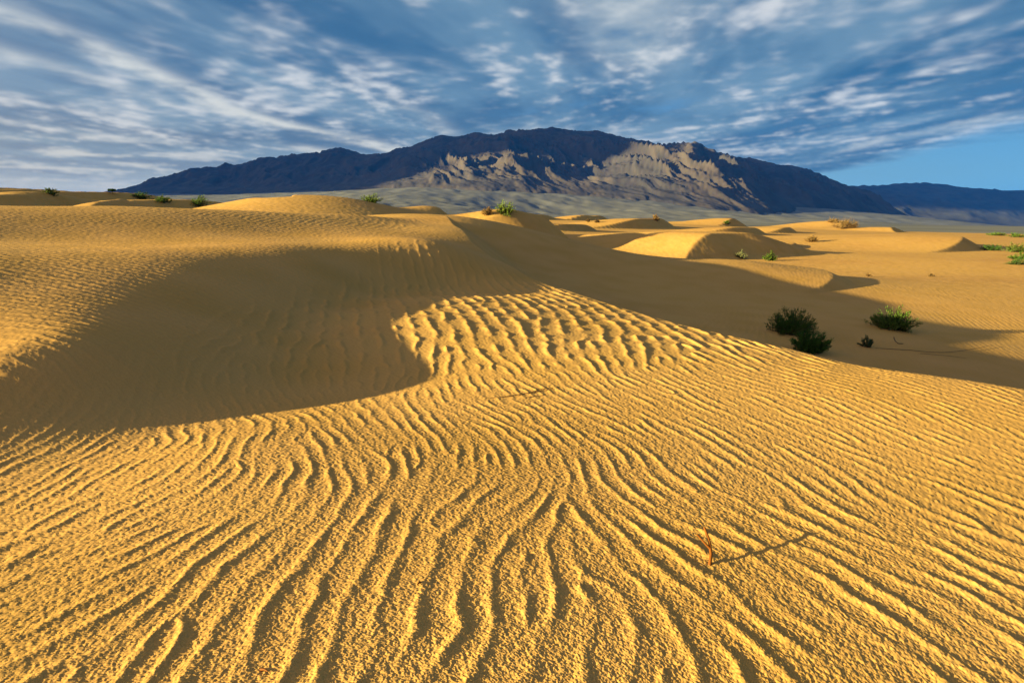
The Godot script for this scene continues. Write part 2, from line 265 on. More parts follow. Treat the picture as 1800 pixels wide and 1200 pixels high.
func macro(x: float, f: float) -> float:
	var b := sample(mid_h, MW, MH, (x - MX0) / MC, (f - MF0) / MC)
	var r := sqrt(x * x + f * f)
	if r > 15.0:
		b += dune_field(x, f)
	if r > 240.0:
		b = lerpf(b, -14.0, smoothstep(240.0, 460.0, r))
	var gx := (x - NX0) / NC
	var gf := (f - NF0) / NC
	if gx < 1.0 or gf < 1.0 or gx > NW - 3.0 or gf > NH - 3.0:
		return b
	var a := sample(near_h, NW, NH, gx, gf)
	var s := sample(near_s, NW, NH, gx, gf)
	if s > -0.035:
		a -= 0.62 * (s if s > 0.035 else (s + 0.035) * (s + 0.035) / 0.14)
	var edge := minf(minf(gx - 1.0, gf - 1.0), minf(NW - 3.0 - gx, NH - 3.0 - gf)) * NC
	if edge < 5.0:
		a = lerpf(b - 2.0, a, smoothstep(0.0, 5.0, edge))
	return smax(a, b, 0.14)


# ---------- wind ripples: a phase field that follows the measured crest directions, with forks where they cannot fit ----------
const RX0 := -6.0
const RF0 := 0.0
const RC := 0.15
const RW := 84
const RH := 84
var forks: PackedVector3Array


func ripple_length(x: float, f: float) -> float:
	var l := 0.096 - 0.026 * smoothstep(1.2, 2.3, f) - 0.010 * smoothstep(0.8, 2.0, x) + 0.098 * smoothstep(3.2, 5.0, f) * (1.0 - smoothstep(1.2, 2.6, x))
	return l + 0.012 * noise_big.get_noise_2d(x * 3.0 + 50.0, f * 3.0)


func build_ripples() -> void:
	var kx := PackedFloat32Array()
	var kf := PackedFloat32Array()
	kx.resize(RW * RH)
	kf.resize(RW * RH)
	for j in RH:
		for i in RW:
			var x := RX0 + i * RC
			var f := RF0 + j * RC
			var cs := 0.02
			var sn := 0.006
			for t in RIPPLE_TURN:
				var dx: float = x - t[0]
				var df: float = f - t[1]
				var d2 := dx * dx + df * df + 0.012
				var q := 1.0 / (d2 * d2 + 0.0001)
				var a := deg_to_rad(t[2])
				cs += q * cos(a)
				sn += q * sin(a)
			var ang := atan2(sn, cs) + 0.28 * noise_big.get_noise_2d(x * 6.0, f * 6.0)
			var k := TAU / ripple_length(x, f)
			kx[j * RW + i] = k * cos(ang)
			kf[j * RW + i] = k * sin(ang)
	var p := PackedFloat32Array()
	p.resize(RW * RH)
	for j in RH:
		if j > 0:
			p[j * RW + 30] = p[(j - 1) * RW + 30] + 0.5 * RC * (kf[(j - 1) * RW + 30] + kf[j * RW + 30])
		for i in range(31, RW):
			p[j * RW + i] = p[j * RW + i - 1] + 0.5 * RC * (kx[j * RW + i] + kx[j * RW + i - 1])
		for i in range(29, -1, -1):
			p[j * RW + i] = p[j * RW + i + 1] - 0.5 * RC * (kx[j * RW + i] + kx[j * RW + i + 1])
	for pass_ in 220:
		for j in RH:
			for i in RW:
				var c := j * RW + i
				var s := 0.0
				var n := 0.0
				if i > 0:
					s += p[c - 1] + 0.5 * RC * (kx[c - 1] + kx[c])
					n += 1.0
				if i < RW - 1:
					s += p[c + 1] - 0.5 * RC * (kx[c + 1] + kx[c])
					n += 1.0
				if j > 0:
					s += p[c - RW] + 0.5 * RC * (kf[c - RW] + kf[c])
					n += 1.0
				if j < RH - 1:
					s += p[c + RW] - 0.5 * RC * (kf[c + RW] + kf[c])
					n += 1.0
				p[c] += 1.85 * (s / n - p[c])
	ripple_p = p
	# what the smooth phase cannot follow becomes forks
	var acc := PackedFloat32Array()
	acc.resize(RW * RH)
	for j in range(4, RH - 30):
		for ii in range(14, RW - 8):
			var i := ii if j % 2 == 0 else RW - 8 + 13 - ii
			var c := j * RW + i
			var q := ((kf[c + 1] - kf[c - 1]) - (kx[c + RW] - kx[c - RW])) * 0.5 * RC / TAU + acc[c]
			if absf(q) > 0.5:
				forks.append(Vector3(RX0 + (i + 0.3) * RC, RF0 + (j + 0.4) * RC, signf(q)))
				q -= signf(q)
			acc[c + (1 if j % 2 == 0 else -1)] += 0.5 * q
			acc[c + RW] += 0.5 * q
	print("forks ", forks.size())


func ripple_wave(ph: float) -> float:
	# gentle windward side, sharper lee
	var c := 0.5 + 0.5 * cos(ph + 0.55 * sin(ph))
	return c * (0.45 + 0.55 * c)


func detail(x: float, f: float) -> float:
	var r := sqrt(x * x + f * f)
	var out := 0.0
	var s := 9.0
	var gx := (x - NX0) / NC
	var gf := (f - NF0) / NC
	if gx > 1.0 and gf > 1.0 and gx < NW - 3.0 and gf < NH - 3.0:
		s = -sample(near_s, NW, NH, gx, gf)
	var lump := noise_a.get_noise_2d(x, f)
	# fine rough surface of the sand itself
	out += 0.0035 * noise_grain.get_noise_2d(x, f)
	if r > 14.0:
		out += 0.012 * smoothstep(14.0, 40.0, r) * noise_a.get_noise_2d(x * 0.9 + 70.0, f * 0.9)
	if r > 40.0:
		return out
	# foreground ripples
	var m := 0.0
	if s > 0.0 and s < 8.9:
		var up := smoothstep(-0.98, -0.72, sample(near_h, NW, NH, gx, gf)) * smoothstep(-1.4, -2.6, x)
		m = smoothstep(0.0, 0.12, s) * (1.0 - up) * (1.0 - smoothstep(9.0, 11.0, f))
		m *= smoothstep(-5.6, -4.0, x) * (1.0 - smoothstep(5.0, 6.0, x))
		if up > 0.0:
			# long low ripples over the tall dune
			var ph := 66.0 * (0.22 * x + 0.975 * f) + 5.0 * noise_b.get_noise_2d(x * 0.6, f * 0.6) + 2.0 * lump
			out += up * 0.0046 * ripple_wave(ph) * clampf(0.75 + 0.6 * lump, 0.2, 1.2)
			out += up * 0.0014 * noise_fine.get_noise_2d(x, f)
	if m > 0.001:
		var ph := sample(ripple_p, RW, RH, (x - RX0) / RC, (f - RF0) / RC)
		for k in forks:
			ph += k.z * atan2(f - k.y, x - k.x)
		ph += (2.0 * lump + 0.9 * noise_b.get_noise_2d(x * 6.0, f * 6.0)) * (1.0 - 0.5 * smoothstep(3.2, 4.6, f))
		var amp := 0.0047 - 0.0014 * smoothstep(1.2, 2.3, f) + 0.0082 * smoothstep(3.2, 5.0, f)
		amp *= clampf(0.76 + 1.3 * noise_b.get_noise_2d(x * 3.6 + 30.0, f * 3.0), 0.18, 1.4)
		out += m * amp * ripple_wave(ph)
	elif s < 0.0 or s > 8.9:
		var ph2 := 48.0 * (0.9 * x - 0.43 * f) + 4.0 * noise_b.get_noise_2d(x * 0.5, f * 0.5) + 2.2 * lump
		var amp2 := 0.006 * smoothstep(0.8, 1.8, -s if s < 0.0 else 9.0) * clampf(0.7 + noise_b.get_noise_2d(x * 0.15, f * 0.15 + 9.0), 0.1, 1.0)
		out += amp2 * ripple_wave(ph2)
	return out


func height(x: float, f: float) -> float:
	return macro(x, f) + detail(x, f)


# ---------- the mountain and what lies before it ----------
const FX0 := -16000.0
const FF0 := -8000.0
const FC := 250.0
const FW := 150
const FH := 130
var mountain_h: PackedFloat32Array
var valley_h: PackedFloat32Array
var range_h: PackedFloat32Array


func valley(x: float, f: float) -> float:
	var v := sample(valley_h, FW, FH, (x - FX0) / FC, (f - FF0) / FC)
	var r := sqrt(x * x + f * f)
	v = lerpf(-9.0, v, smoothstep(400.0, 1400.0, r))
	if r > 1500.0:
		v += smoothstep(1500.0, 3500.0, r) * (7.0 * noise_warp.get_noise_2d(x * 6.0, f * 1.6) + 9.0 * noise_rock.get_noise_2d(x * 3.5 + 1.2 * f, f * 1.4))
	return v


func mountain(x: float, f: float) -> float:
	var e := sample(mountain_h, FW, FH, (x - FX0) / FC, (f - FF0) / FC)
	var base := valley(x, f)
	var up := clampf((e - base) / 190.0, 0.0, 1.0)
	var wx := x + 300.0 * noise_warp.get_noise_2d(x * 0.8, f * 0.8)
	var wf := f + 300.0 * noise_warp.get_noise_2d(x * 0.8 + 5000.0, f * 0.8)
	var g := noise_rock.get_noise_2d(wx + 0.5 * wf, wf * 0.42)
	var ribs := noise_rock.get_noise_2d((wx + 0.6 * wf) * 5.5 + 4000.0, wf * 1.2 + 1.4 * e)
	var crest := 1.0 - 0.5 * smoothstep(7000.0, 8600.0, f)
	return e + up * (crest * (g + 0.05) * 270.0 + (1.0 - 0.72 * smoothstep(7300.0, 8700.0, f)) * (ribs + 0.05) * 112.0) - (1.0 - smoothstep(0.0, 0.1, up)) * 25.0


func far_range(x: float, f: float) -> float:
	var e := sample(range_h, FW, FH, (x - 2000.0) / FC, (f - 4000.0) / FC)
	return e + smoothstep(-300.0, 300.0, e) * 140.0 * (noise_rock.get_noise_2d(x * 0.6 + 9000.0, f * 0.5) - 0.1)


# ---------- sky ----------
func cream(az: float) -> float:
	return 0.5 + 0.5 * cos(az + 1.8)


var sun_at := Vector3(-SUN_DIR.x, SUN_TAN, SUN_DIR.y).normalized()


func sky_color(d: Vector3) -> Color:
	var az := atan2(d.x, -d.z)
	var y := maxf(d.y, 0.0)
	var warm := pow(cream(az), 1.6)
	var low := exp(-y * 11.0)
	# clear air
	var air := Color(0.012, 0.12, 0.42).lerp(Color(0.33, 0.82, 1.06), exp(-y * 7.0))
	air = air.lerp(Color(1.0, 0.86, 0.52), clampf(low * warm * 1.8, 0.0, 0.95))
	# cloud deck on a curved shell, in units of its height
	var k := 2600.0
	var t := sqrt((k * y) * (k * y) + 2.0 * k + 1.0) - k * y
	var px := d.x * t
	var pf := -d.z * t
	var a := pf + 0.09 * px
	var c := px - 0.09 * pf
	var reach := sqrt(px * px + pf * pf)
	var wob := noise_cloud_b.get_noise_2d(a * 12.0, c * 30.0)
	c += 0.35 * wob
	var n1 := noise_cloud.get_noise_2d(a * 6.0, c * 13.0)
	var n2 := noise_puff.get_noise_2d(a * 40.0 + 300.0, c * 52.0)
	var n3 := noise_puff.get_noise_2d(a * 125.0 + 900.0, c * 140.0)
	# the same puffs a little towards the sun: what rises on that side is lit
	var n2s := noise_puff.get_noise_2d(a * 40.0 + 300.0 - 3.0, c * 52.0 - 7.0)
	var n3s := noise_puff.get_noise_2d(a * 125.0 + 900.0 - 6.0, c * 140.0 - 14.0)
	var fine := (0.55 + 0.9 * smoothstep(-0.2, 0.4, noise_cloud_b.get_noise_2d(a * 20.0 + 77.0, c * 26.0))) / (1.0 + reach * 0.05)
	var n := n1 + 0.7 * n2 + 0.3 * n3 * fine
	var cover := smoothstep(-0.95, -0.35, n)
	var lit := smoothstep(-0.30, 0.85, 0.75 * n2 + 0.30 * n3 * fine + 0.45 * n1 + 0.9 * (n2 - n2s) + 0.6 * (n3 - n3s) * fine)
	# bright breaks in the deck, long streaks that run with the wind
	var bright := 0.0
	for s in STREAKS:
		var q: float = (c + 0.16 * n2 + 0.08 * n3 - s[0] - s[4] * (a - s[1])) / s[3]
		if absf(q) < 3.0:
			var along := smoothstep(s[1] - 0.8, s[1] + 0.3, a) * (1.0 - smoothstep(s[2] - 0.6, s[2] + 0.6, a))
			bright = maxf(bright, s[5] * along * exp(-q * q) * (0.8 + 0.75 * n2 + 0.7 * n3))
	# the deck ends to the right, and breaks up into bars far off
	var edge := smoothstep(0.5, -0.5, c - 5.35 + 0.6 * n2 + 0.5 * n1)
	var far_off := smoothstep(9.0, 24.0, reach)
	cover *= edge
	cover *= 1.0 - far_off * smoothstep(-0.35, 0.3, n1 * 1.3 + 0.4 * n2 + 0.15)
	cover *= 1.0 - 0.85 * smoothstep(13.0, 28.0, reach)
	bright = maxf(bright, 0.95 * smoothstep(7.5, 11.0, reach) * smoothstep(0.3, 0.6, warm) * smoothstep(0.02, 0.4, 0.9 * n2 + 0.6 * n1 + 0.1))
	# the sky glows around the low sun, and clouds there let more and warmer light through
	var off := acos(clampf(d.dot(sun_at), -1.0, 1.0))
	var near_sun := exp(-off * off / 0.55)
	var soft := smoothstep(-0.5, 0.45, noise_puff.get_noise_2d(a * 18.0 + 40.0, c * 60.0) + 0.35 * n2)
	var grey := Color(0.042, 0.158, 0.315).lerp(Color(0.19, 0.345, 0.49), soft).lerp(Color(0.84, 0.87, 0.88), lit * (0.25 + 0.75 * lit))
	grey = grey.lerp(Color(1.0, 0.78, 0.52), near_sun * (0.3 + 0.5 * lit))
	grey = grey.lerp(Color(0.75, 0.70, 0.52), warm * low * 0.45)
	var out := air.lerp(grey, cover * 0.9)
	out = out.lerp(Color(0.80, 0.84, 0.82).lerp(Color(1.0, 0.9, 0.62), warm * low), clampf(bright, 0.0, 1.0))
	out = out.lerp(Color(1.0, 0.84, 0.52), clampf(exp(-y * 24.0) * warm * 1.5, 0.0, 0.9))
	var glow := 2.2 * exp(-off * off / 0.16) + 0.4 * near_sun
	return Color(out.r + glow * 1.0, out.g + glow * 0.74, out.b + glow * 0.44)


func build_sky(w: int) -> ImageTexture:
	var h := w / 2
	var half := h / 2
	var rows := []
	rows.resize(half + 4)
	var job := func(j: int) -> void:
		var b := PackedFloat32Array()
		b.resize(w * 3)
		var up := PI * 0.5 - PI * (j + 0.5) / h
		var cu := cos(up)
		var su := sin(up)
		for i in w:
			var az := TAU * (i + 0.5) / w
			var c := sky_color(Vector3(sin(az) * cu, su, -cos(az) * cu))
			b[i * 3] = c.r
			b[i * 3 + 1] = c.g
			b[i * 3 + 2] = c.b
		rows[j] = b
	run_jobs(job, half + 4)
	var data := PackedByteArray()
	for r in rows:
		data.append_array(r.to_byte_array())
	var low := PackedFloat32Array()
	low.resize(w * 3)
	for i in w:
		low[i * 3] = 0.3
		low[i * 3 + 1] = 0.17
		low[i * 3 + 2] = 0.06
	for j in h - half - 4:
		data.append_array(low.to_byte_array())
	return ImageTexture.create_from_image(Image.create_from_data(w, h, false, Image.FORMAT_RGBF, data))


# a bank of cloud with a flat base and lumpy top, off to the left: it keeps the sun from the upper mountain and the distant range
func cloud_bank(called: String, at: Vector3, long_: float, deep: float, thick: float, s: int) -> void:
	var n := FastNoiseLite.new()
	setup_noise(n, FastNoiseLite.TYPE_SIMPLEX_SMOOTH, 0.00035, 4, s)
	var v := PackedVector3Array()
	var idx := PackedInt32Array()
	var na := 120
	var nb := 28
	for j in nb + 1:
		for i in na + 1:
			var th := TAU * i / na
			var ph := PI * (float(j) / nb - 0.5)
			var d := Vector3(cos(th) * cos(ph), sin(ph), sin(th) * cos(ph))
			var p := Vector3(d.x * long_, d.y * thick * (1.0 if d.y > 0.0 else 0.35), d.z * deep)
			var k := 1.0 + 0.42 * n.get_noise_3d(p.x + at.x, p.y * 2.0, p.z + at.z) if absf(d.y) < 0.999 else 1.0
			v.append(p * k)
	var o := 0
	for j in nb:
		for i in na:
			o = j * (na + 1) + i
			idx.append_array([o, o + na + 1, o + 1, o + 1, o + na + 1, o + na + 2])
	var st := SurfaceTool.new()
	var arr := []
	arr.resize(Mesh.ARRAY_MAX)
	arr[Mesh.ARRAY_VERTEX] = v
	arr[Mesh.ARRAY_INDEX] = idx
	var am := ArrayMesh.new()
	am.add_surface_from_arrays(Mesh.PRIMITIVE_TRIANGLES, arr)
	st.create_from(am, 0)
	st.generate_normals()
	var m := MeshInstance3D.new()
	m.name = called
	m.mesh = st.commit()
	m.mesh.surface_set_material(0, plain(Color(0.75, 0.75, 0.75)))
	m.position = at
	setting(m)


# ---------- plants and dead wood ----------
func tube(st: SurfaceTool, pts: PackedVector3Array, r0: float, r1: float, sides: int, col := Color.WHITE) -> void:
	var base := st.get_meta("count", 0) as int
	var n := pts.size()
	for i in n:
		var dir := (pts[mini(i + 1, n - 1)] - pts[maxi(i - 1, 0)]).normalized()
		var side := dir.cross(Vector3(0.31, 0.2, 0.93)).normalized()
		var up := side.cross(dir)
		var r := lerpf(r0, r1, float(i) / (n - 1))
		for k in sides:
			var a := TAU * k / sides
			var d := side * cos(a) + up * sin(a)
			st.set_color(col)
			st.set_normal(d)
			st.add_vertex(pts[i] + d * r)
	for i in n - 1:
		for k in sides:
			var a := base + i * sides + k
			var b := base + i * sides + (k + 1) % sides
			for q in [a, b, a + sides, b, b + sides, a + sides]:
				st.add_index(q)
	for k in range(1, sides - 1):
		var e := base + (n - 1) * sides
		for q in [e, e + k, e + k + 1]:
			st.add_index(q)
	st.set_meta("count", base + n * sides)


func new_tool() -> SurfaceTool:
	var st := SurfaceTool.new()
	st.begin(Mesh.PRIMITIVE_TRIANGLES)
	return st


func part(st: SurfaceTool, called: String, mat: Material, parent: Node3D) -> MeshInstance3D:
	var o := MeshInstance3D.new()
	o.name = called
	o.mesh = st.commit()
	o.mesh.surface_set_material(0, mat)
	parent.add_child(o, true)
	return o


func thing(called: String, label: String, category: String, x: float, f: float, group := "") -> Node3D:
	var o := Node3D.new()
	o.name = numbered(called)
	o.position = Vector3(x, height(x, f) + EYE - 0.01, -f)
	o.set_meta("label", label)
	o.set_meta("category", category)
	if group:
		o.set_meta("group", group)
	add_child(o)
	return o


var used_names := {}


func numbered(called: String) -> String:
	var k: int = used_names.get(called, 0)
	used_names[called] = k + 1
	return called if k == 0 else "%s_%03d" % [called, k]


func vertex_paint(rough := 0.85, through := 0.0) -> StandardMaterial3D:
	var m := StandardMaterial3D.new()
	m.vertex_color_use_as_albedo = true
	m.roughness = rough
	m.metallic_specular = 0.25
	if through > 0.0:
		m.backlight_enabled = true
		m.backlight = Color(through, through, through)
	return m


# a desert shrub: curved stems that fan out from the root, narrow leaves along their upper part
func shrub(called: String, label: String, category: String, x: float, f: float, wide: float, tall: float, green: Color, s: int, stems: int, leaves: int, leaf: float, bare := false, group := "") -> void:
	var o := thing(called, label, category, x, f, group)
	var rng := RandomNumberGenerator.new()
	rng.seed = s
	var wood := new_tool()
	var foliage := new_tool()
	var count := 0
	for k in stems:
		var az := TAU * (k + rng.randf()) / stems * 1.0 + rng.randf() * 0.6
		var spread := pow(rng.randf(), 0.6)
		var root := Vector3(rng.randf_range(-0.24, 0.24) * wide, 0.0, rng.randf_range(-0.18, 0.18) * wide)
		root.y = height(x + root.x, f - root.z) - height(x, f)
		var out := 0.5 * wide * spread * rng.randf_range(0.8, 1.1)
		var tip := Vector3(cos(az) * out, 0.0, sin(az) * out)
		tip.y = root.y + tall * sqrt(maxf(0.03, 1.0 - spread * spread * 0.96)) * rng.randf_range(0.7, 1.12) * (1.0 + 0.3 * sin(az * 2.0 + s))
		var top := tip.y - root.y
		var reach := Vector2(tip.x - root.x, tip.z - root.z).length()
		var mid := root.lerp(tip, 0.5) + Vector3(cos(az) * reach * 0.12, -top * 0.10, sin(az) * reach * 0.12) + Vector3(rng.randf() - 0.5, 0.0, rng.randf() - 0.5) * wide * 0.06
		var pts := PackedVector3Array()
		for i in 6:
			var t := i / 5.0
			pts.append(root.lerp(mid, t).lerp(mid.lerp(tip, t), t))
		var tone := rng.randf_range(0.7, 1.2)
		tube(wood, pts, leaf * 0.22, leaf * 0.07, 4, (Color(0.16, 0.09, 0.045) if bare else Color(0.10, 0.075, 0.045)) * tone)
		if bare:
			for j in 4:
				var from := pts[rng.randi_range(1, 4)]
				var twig := from + Vector3(rng.randf() - 0.5, rng.randf_range(0.0, 0.7), rng.randf() - 0.5) * 0.45 * wide
				tube(wood, PackedVector3Array([from, from.lerp(twig, 0.5) + Vector3(0, 0.03 * tall, 0), twig]), leaf * 0.12, leaf * 0.05, 3, Color(0.19, 0.115, 0.05) * tone)
		for j in leaves:
			var t := rng.randf_range(0.06, 1.04)
			var at := root.lerp(mid, t).lerp(mid.lerp(tip, t), t)
			at += Vector3(rng.randf() - 0.5, rng.randf() - 0.4, rng.randf() - 0.5) * 0.07 * wide
			var dir := ((tip - mid).normalized() * 0.8 + Vector3(rng.randf() - 0.5, rng.randf_range(0.0, 0.6), rng.randf() - 0.5) * 0.95).normalized()
			var across := dir.cross(Vector3(rng.randf() - 0.5, rng.randf() - 0.5, rng.randf() - 0.5)).normalized()
			var long_ := leaf * rng.randf_range(0.7, 1.35)
			var half := across * leaf * 0.13
			var lift := dir.cross(across) * leaf * 0.12
			var shade := rng.randf_range(0.65, 1.3)
			var col := Color(green.r * shade * rng.randf_range(0.85, 1.25), green.g * shade, green.b * shade)
			foliage.set_color(col)
			var nrm := dir.cross(across)
			for v in [at, at + dir * long_ * 0.5 + half + lift, at + dir * long_, at + dir * long_ * 0.5 - half + lift]:
				foliage.set_color(col)
				foliage.set_normal(nrm)
				foliage.add_vertex(v)
			for q in [0, 1, 2, 0, 2, 3]:
				foliage.add_index(count + q)
			count += 4
	part(wood, "branches" if bare else "stems", vertex_paint(0.9), o)
	if leaves > 0:
		part(foliage, "foliage", vertex_paint(0.8, 0.35), o)


func path_points(pts: Array, x: float, f: float) -> PackedVector3Array:
	# [x, f, height above the sand] -> points relative to a thing at (x, f)
	var out := PackedVector3Array()
	for p in pts:
		out.append(Vector3(p[0] - x, height(p[0], p[1]) - height(x, f) + 0.01 + p[2], -(p[1] - f)))
	return out


func smooth_path(p: PackedVector3Array, n: int) -> PackedVector3Array:
	var c := Curve3D.new()
	for i in p.size():
		var t := (p[mini(i + 1, p.size() - 1)] - p[maxi(i - 1, 0)]) / 6.0
		c.add_point(p[i], -t, t)
	var out := PackedVector3Array()
	for i in n:
		out.append(c.sample_baked(c.get_baked_length() * i / (n - 1.0)))
	return out


func dead_wood() -> void:
	var bark := plain(Color(0.17, 0.052, 0.008), 0.55)
	# the twig that stands in the foreground
	var x := 0.586
	var f := 1.508
	var o := thing("forked_twig", "thin rust-brown forked twig standing upright in the rippled foreground sand", "twig", x, f)
	var y0 := 0.01
	var st := new_tool()
	var stem := smooth_path(PackedVector3Array([Vector3(-0.004, -0.03, 0.004), Vector3(0, y0, 0), Vector3(0.009, 0.023 + y0, -0.020), Vector3(0.0125, 0.048 + y0, -0.052), Vector3(0.008, 0.070 + y0, -0.088)]), 14)
	tube(st, stem, 0.0056, 0.0038, 9)
	part(st, "stem", bark, o)
	st = new_tool()
	tube(st, smooth_path(PackedVector3Array([Vector3(0.0105, 0.032 + y0, -0.031), Vector3(-0.004, 0.045 + y0, -0.042), Vector3(-0.018, 0.058 + y0, -0.057), Vector3(-0.023, 0.062 + y0, -0.062)]), 10), 0.0042, 0.0028, 8)
	part(st, "branch", bark, o)
	st = new_tool()
	tube(st, smooth_path(PackedVector3Array([Vector3(0.0125, 0.048 + y0, -0.052), Vector3(0.0165, 0.052 + y0, -0.054), Vector3(0.0195, 0.053 + y0, -0.055)]), 4), 0.0016, 0.0008, 5)
	part(st, "side_bud", bark, o)
	# driftwood in the hollow beyond the crest
	var grey := plain(Color(0.10, 0.07, 0.045), 0.8)
	for d in DRIFTWOOD:
		var q := thing("dead_stick", d[0], "stick", d[1][0][0], d[1][0][1], "sticks lying in the shaded hollow")
		st = new_tool()
		tube(st, smooth_path(path_points(d[1], d[1][0][0], d[1][0][1]), 12), d[2], d[2] * 0.5, 6)
		part(st, "stick", grey, q)
	# a half buried branch among the ripples, and two splinters
	var dry := plain(Color(0.24, 0.13, 0.045), 0.85)
	var first: Array = BURIED_BRANCH[0][0]
	var br := thing("buried_branch", "thin dead branch half buried in the ripples below the sunlit patch", "branch", first[0], first[1])
	for k in BURIED_BRANCH.size():
		st = new_tool()
		tube(st, smooth_path(path_points(BURIED_BRANCH[k], first[0], first[1]), 14), 0.0035 if k == 0 else 0.0025, 0.0015, 6)
		part(st, "stem" if k == 0 else "twig", dry, br)
	for c in SPLINTERS:
		var chip := thing("wood_splinter", c[0], "splinter", c[1], c[2], "splinters on the foreground sand")
		st = new_tool()
		var d: Vector3 = Vector3(cos(c[3]), 0.25, sin(c[3])) * c[4]
		tube(st, PackedVector3Array([Vector3(0, 0.012, 0) - d * 0.5, Vector3(0, 0.015, 0), Vector3(0, 0.012, 0) + d * 0.5]), 0.0035, 0.0015, 5)
		part(st, "splinter", bark, chip)


func lone_tree(p: Array) -> void:
	var o := thing(p[0], p[1], p[2], p[3], p[4])
	var wide: float = p[5]
	var tall: float = p[6]
	var rng := RandomNumberGenerator.new()
	rng.seed = 5
	var st := new_tool()
	tube(st, PackedVector3Array([Vector3(0, -0.05, 0), Vector3(0.03, 0.3 * tall, 0), Vector3(-0.02, 0.62 * tall, 0)]), 0.05, 0.035, 6, Color(0.08, 0.055, 0.035))
	for k in 7:
		var a := TAU * k / 7.0
		tube(st, PackedVector3Array([Vector3(0, 0.45 * tall, 0), Vector3(cos(a) * 0.2 * wide, 0.66 * tall, sin(a) * 0.2 * wide), Vector3(cos(a) * 0.38 * wide, 0.8 * tall, sin(a) * 0.38 * wide)]), 0.025, 0.01, 4, Color(0.08, 0.055, 0.035))
	part(st, "trunk", vertex_paint(0.9), o)
	var crown := new_tool()
	var count := 0
	for k in 900:
		var d := Vector3(rng.randfn(), rng.randfn() * 0.6, rng.randfn()).normalized() * pow(rng.randf(), 0.4)
		var at := Vector3(d.x * 0.5 * wide, 0.78 * tall + d.y * 0.26 * tall + 0.05 * sin(d.x * 9.0) * tall, d.z * 0.5 * wide)
		var e: Vector3 = Vector3(rng.randf() - 0.5, rng.randf() - 0.5, rng.randf() - 0.5).normalized() * p[11]
		var g: Vector3 = e.cross(Vector3(rng.randf() - 0.5, rng.randf() - 0.5, rng.randf() - 0.5)).normalized() * p[11] * 0.4
		var k2 := rng.randf_range(0.7, 1.3)
		for v in [at - e * 0.5, at + g * 0.5, at + e * 0.5, at - g * 0.5]:
			crown.set_color(Color(p[7][0] * k2, p[7][1] * k2, p[7][2] * k2))
			crown.set_normal(e.cross(g).normalized())
			crown.add_vertex(v)
		for q in [0, 1, 2, 0, 2, 3]:
			crown.add_index(count + q)
		count += 4
	part(crown, "crown", vertex_paint(0.8, 0.35), o)


func sheet(name_: String, azimuths: PackedFloat32Array, radii: PackedFloat32Array, hf: Callable, mat: Material, tint = null) -> MeshInstance3D:
	var na := azimuths.size()
	var nr := radii.size()
	var rows := []
	rows.resize(nr)
	var sins := PackedFloat32Array()
	var coss := PackedFloat32Array()
	for a in azimuths:
		sins.append(sin(a))
		coss.append(cos(a))
	var job := func(j: int) -> void:
		var row := PackedVector3Array()
		row.resize(na)
		var r := radii[j]
		for i in na:
			var x := r * sins[i]
			var f := r * coss[i]
			row[i] = Vector3(x, hf.call(x, f) + EYE, -f)
		rows[j] = row
	run_jobs(job, nr)
	var nrows := []
	nrows.resize(nr)
	var job2 := func(j: int) -> void:
		var nn := PackedVector3Array()
		nn.resize(na)
		var up: PackedVector3Array = rows[mini(j + 1, nr - 1)]
		var dn: PackedVector3Array = rows[maxi(j - 1, 0)]
		var me: PackedVector3Array = rows[j]
		for i in na:
			nn[i] = (me[mini(i + 1, na - 1)] - me[maxi(i - 1, 0)]).cross(up[i] - dn[i]).normalized()
		nrows[j] = nn
	run_jobs(job2, nr)
	var v := PackedVector3Array()
	var n := PackedVector3Array()
	for j in nr:
		v.append_array(rows[j])
		n.append_array(nrows[j])
	var idx := PackedInt32Array()
	idx.resize((na - 1) * (nr - 1) * 6)
	var k := 0
	for j in nr - 1:
		var o := j * na
		for i in na - 1:
			idx[k] = o
			idx[k + 1] = o + na
			idx[k + 2] = o + 1
			idx[k + 3] = o + 1
			idx[k + 4] = o + na
			idx[k + 5] = o + na + 1
			k += 6
			o += 1
	var colors := PackedColorArray()
	if tint != null:
		var crows := []
		crows.resize(nr)
		var job3 := func(j: int) -> void:
			var cc := PackedColorArray()
			cc.resize(na)
			var me: PackedVector3Array = rows[j]
			for i in na:
				cc[i] = tint.call(me[i])
			crows[j] = cc
		run_jobs(job3, nr)
		for j in nr:
			colors.append_array(crows[j])
	return raw_mesh(name_, v, n, idx, mat, colors)


func raw_mesh(name_: String, v: PackedVector3Array, n: PackedVector3Array, idx: PackedInt32Array, mat: Material, colors := PackedColorArray()) -> MeshInstance3D:
	var arr := []
	arr.resize(Mesh.ARRAY_MAX)
	arr[Mesh.ARRAY_VERTEX] = v
	arr[Mesh.ARRAY_NORMAL] = n
	arr[Mesh.ARRAY_INDEX] = idx
	if colors.size():
		arr[Mesh.ARRAY_COLOR] = colors
	var m := ArrayMesh.new()
	m.add_surface_from_arrays(Mesh.PRIMITIVE_TRIANGLES, arr)
	m.surface_set_material(0, mat)
	var o := MeshInstance3D.new()
	o.name = name_
	o.mesh = m
	return o


func plain(c: Color, rough := 0.9) -> StandardMaterial3D:
	var m := StandardMaterial3D.new()
	m.albedo_color = c.linear_to_srgb()
	m.roughness = rough
	m.metallic_specular = 0.2
	return m


func radii_between(stops: Array) -> PackedFloat32Array:
	var out := PackedFloat32Array()
	for i in stops.size() - 1:
		var r: float = stops[i][0]
		while r < stops[i + 1][0]:
			out.append(r)
			r *= 1.0 + stops[i][1]
	out.append(stops[-1][0])
	return out


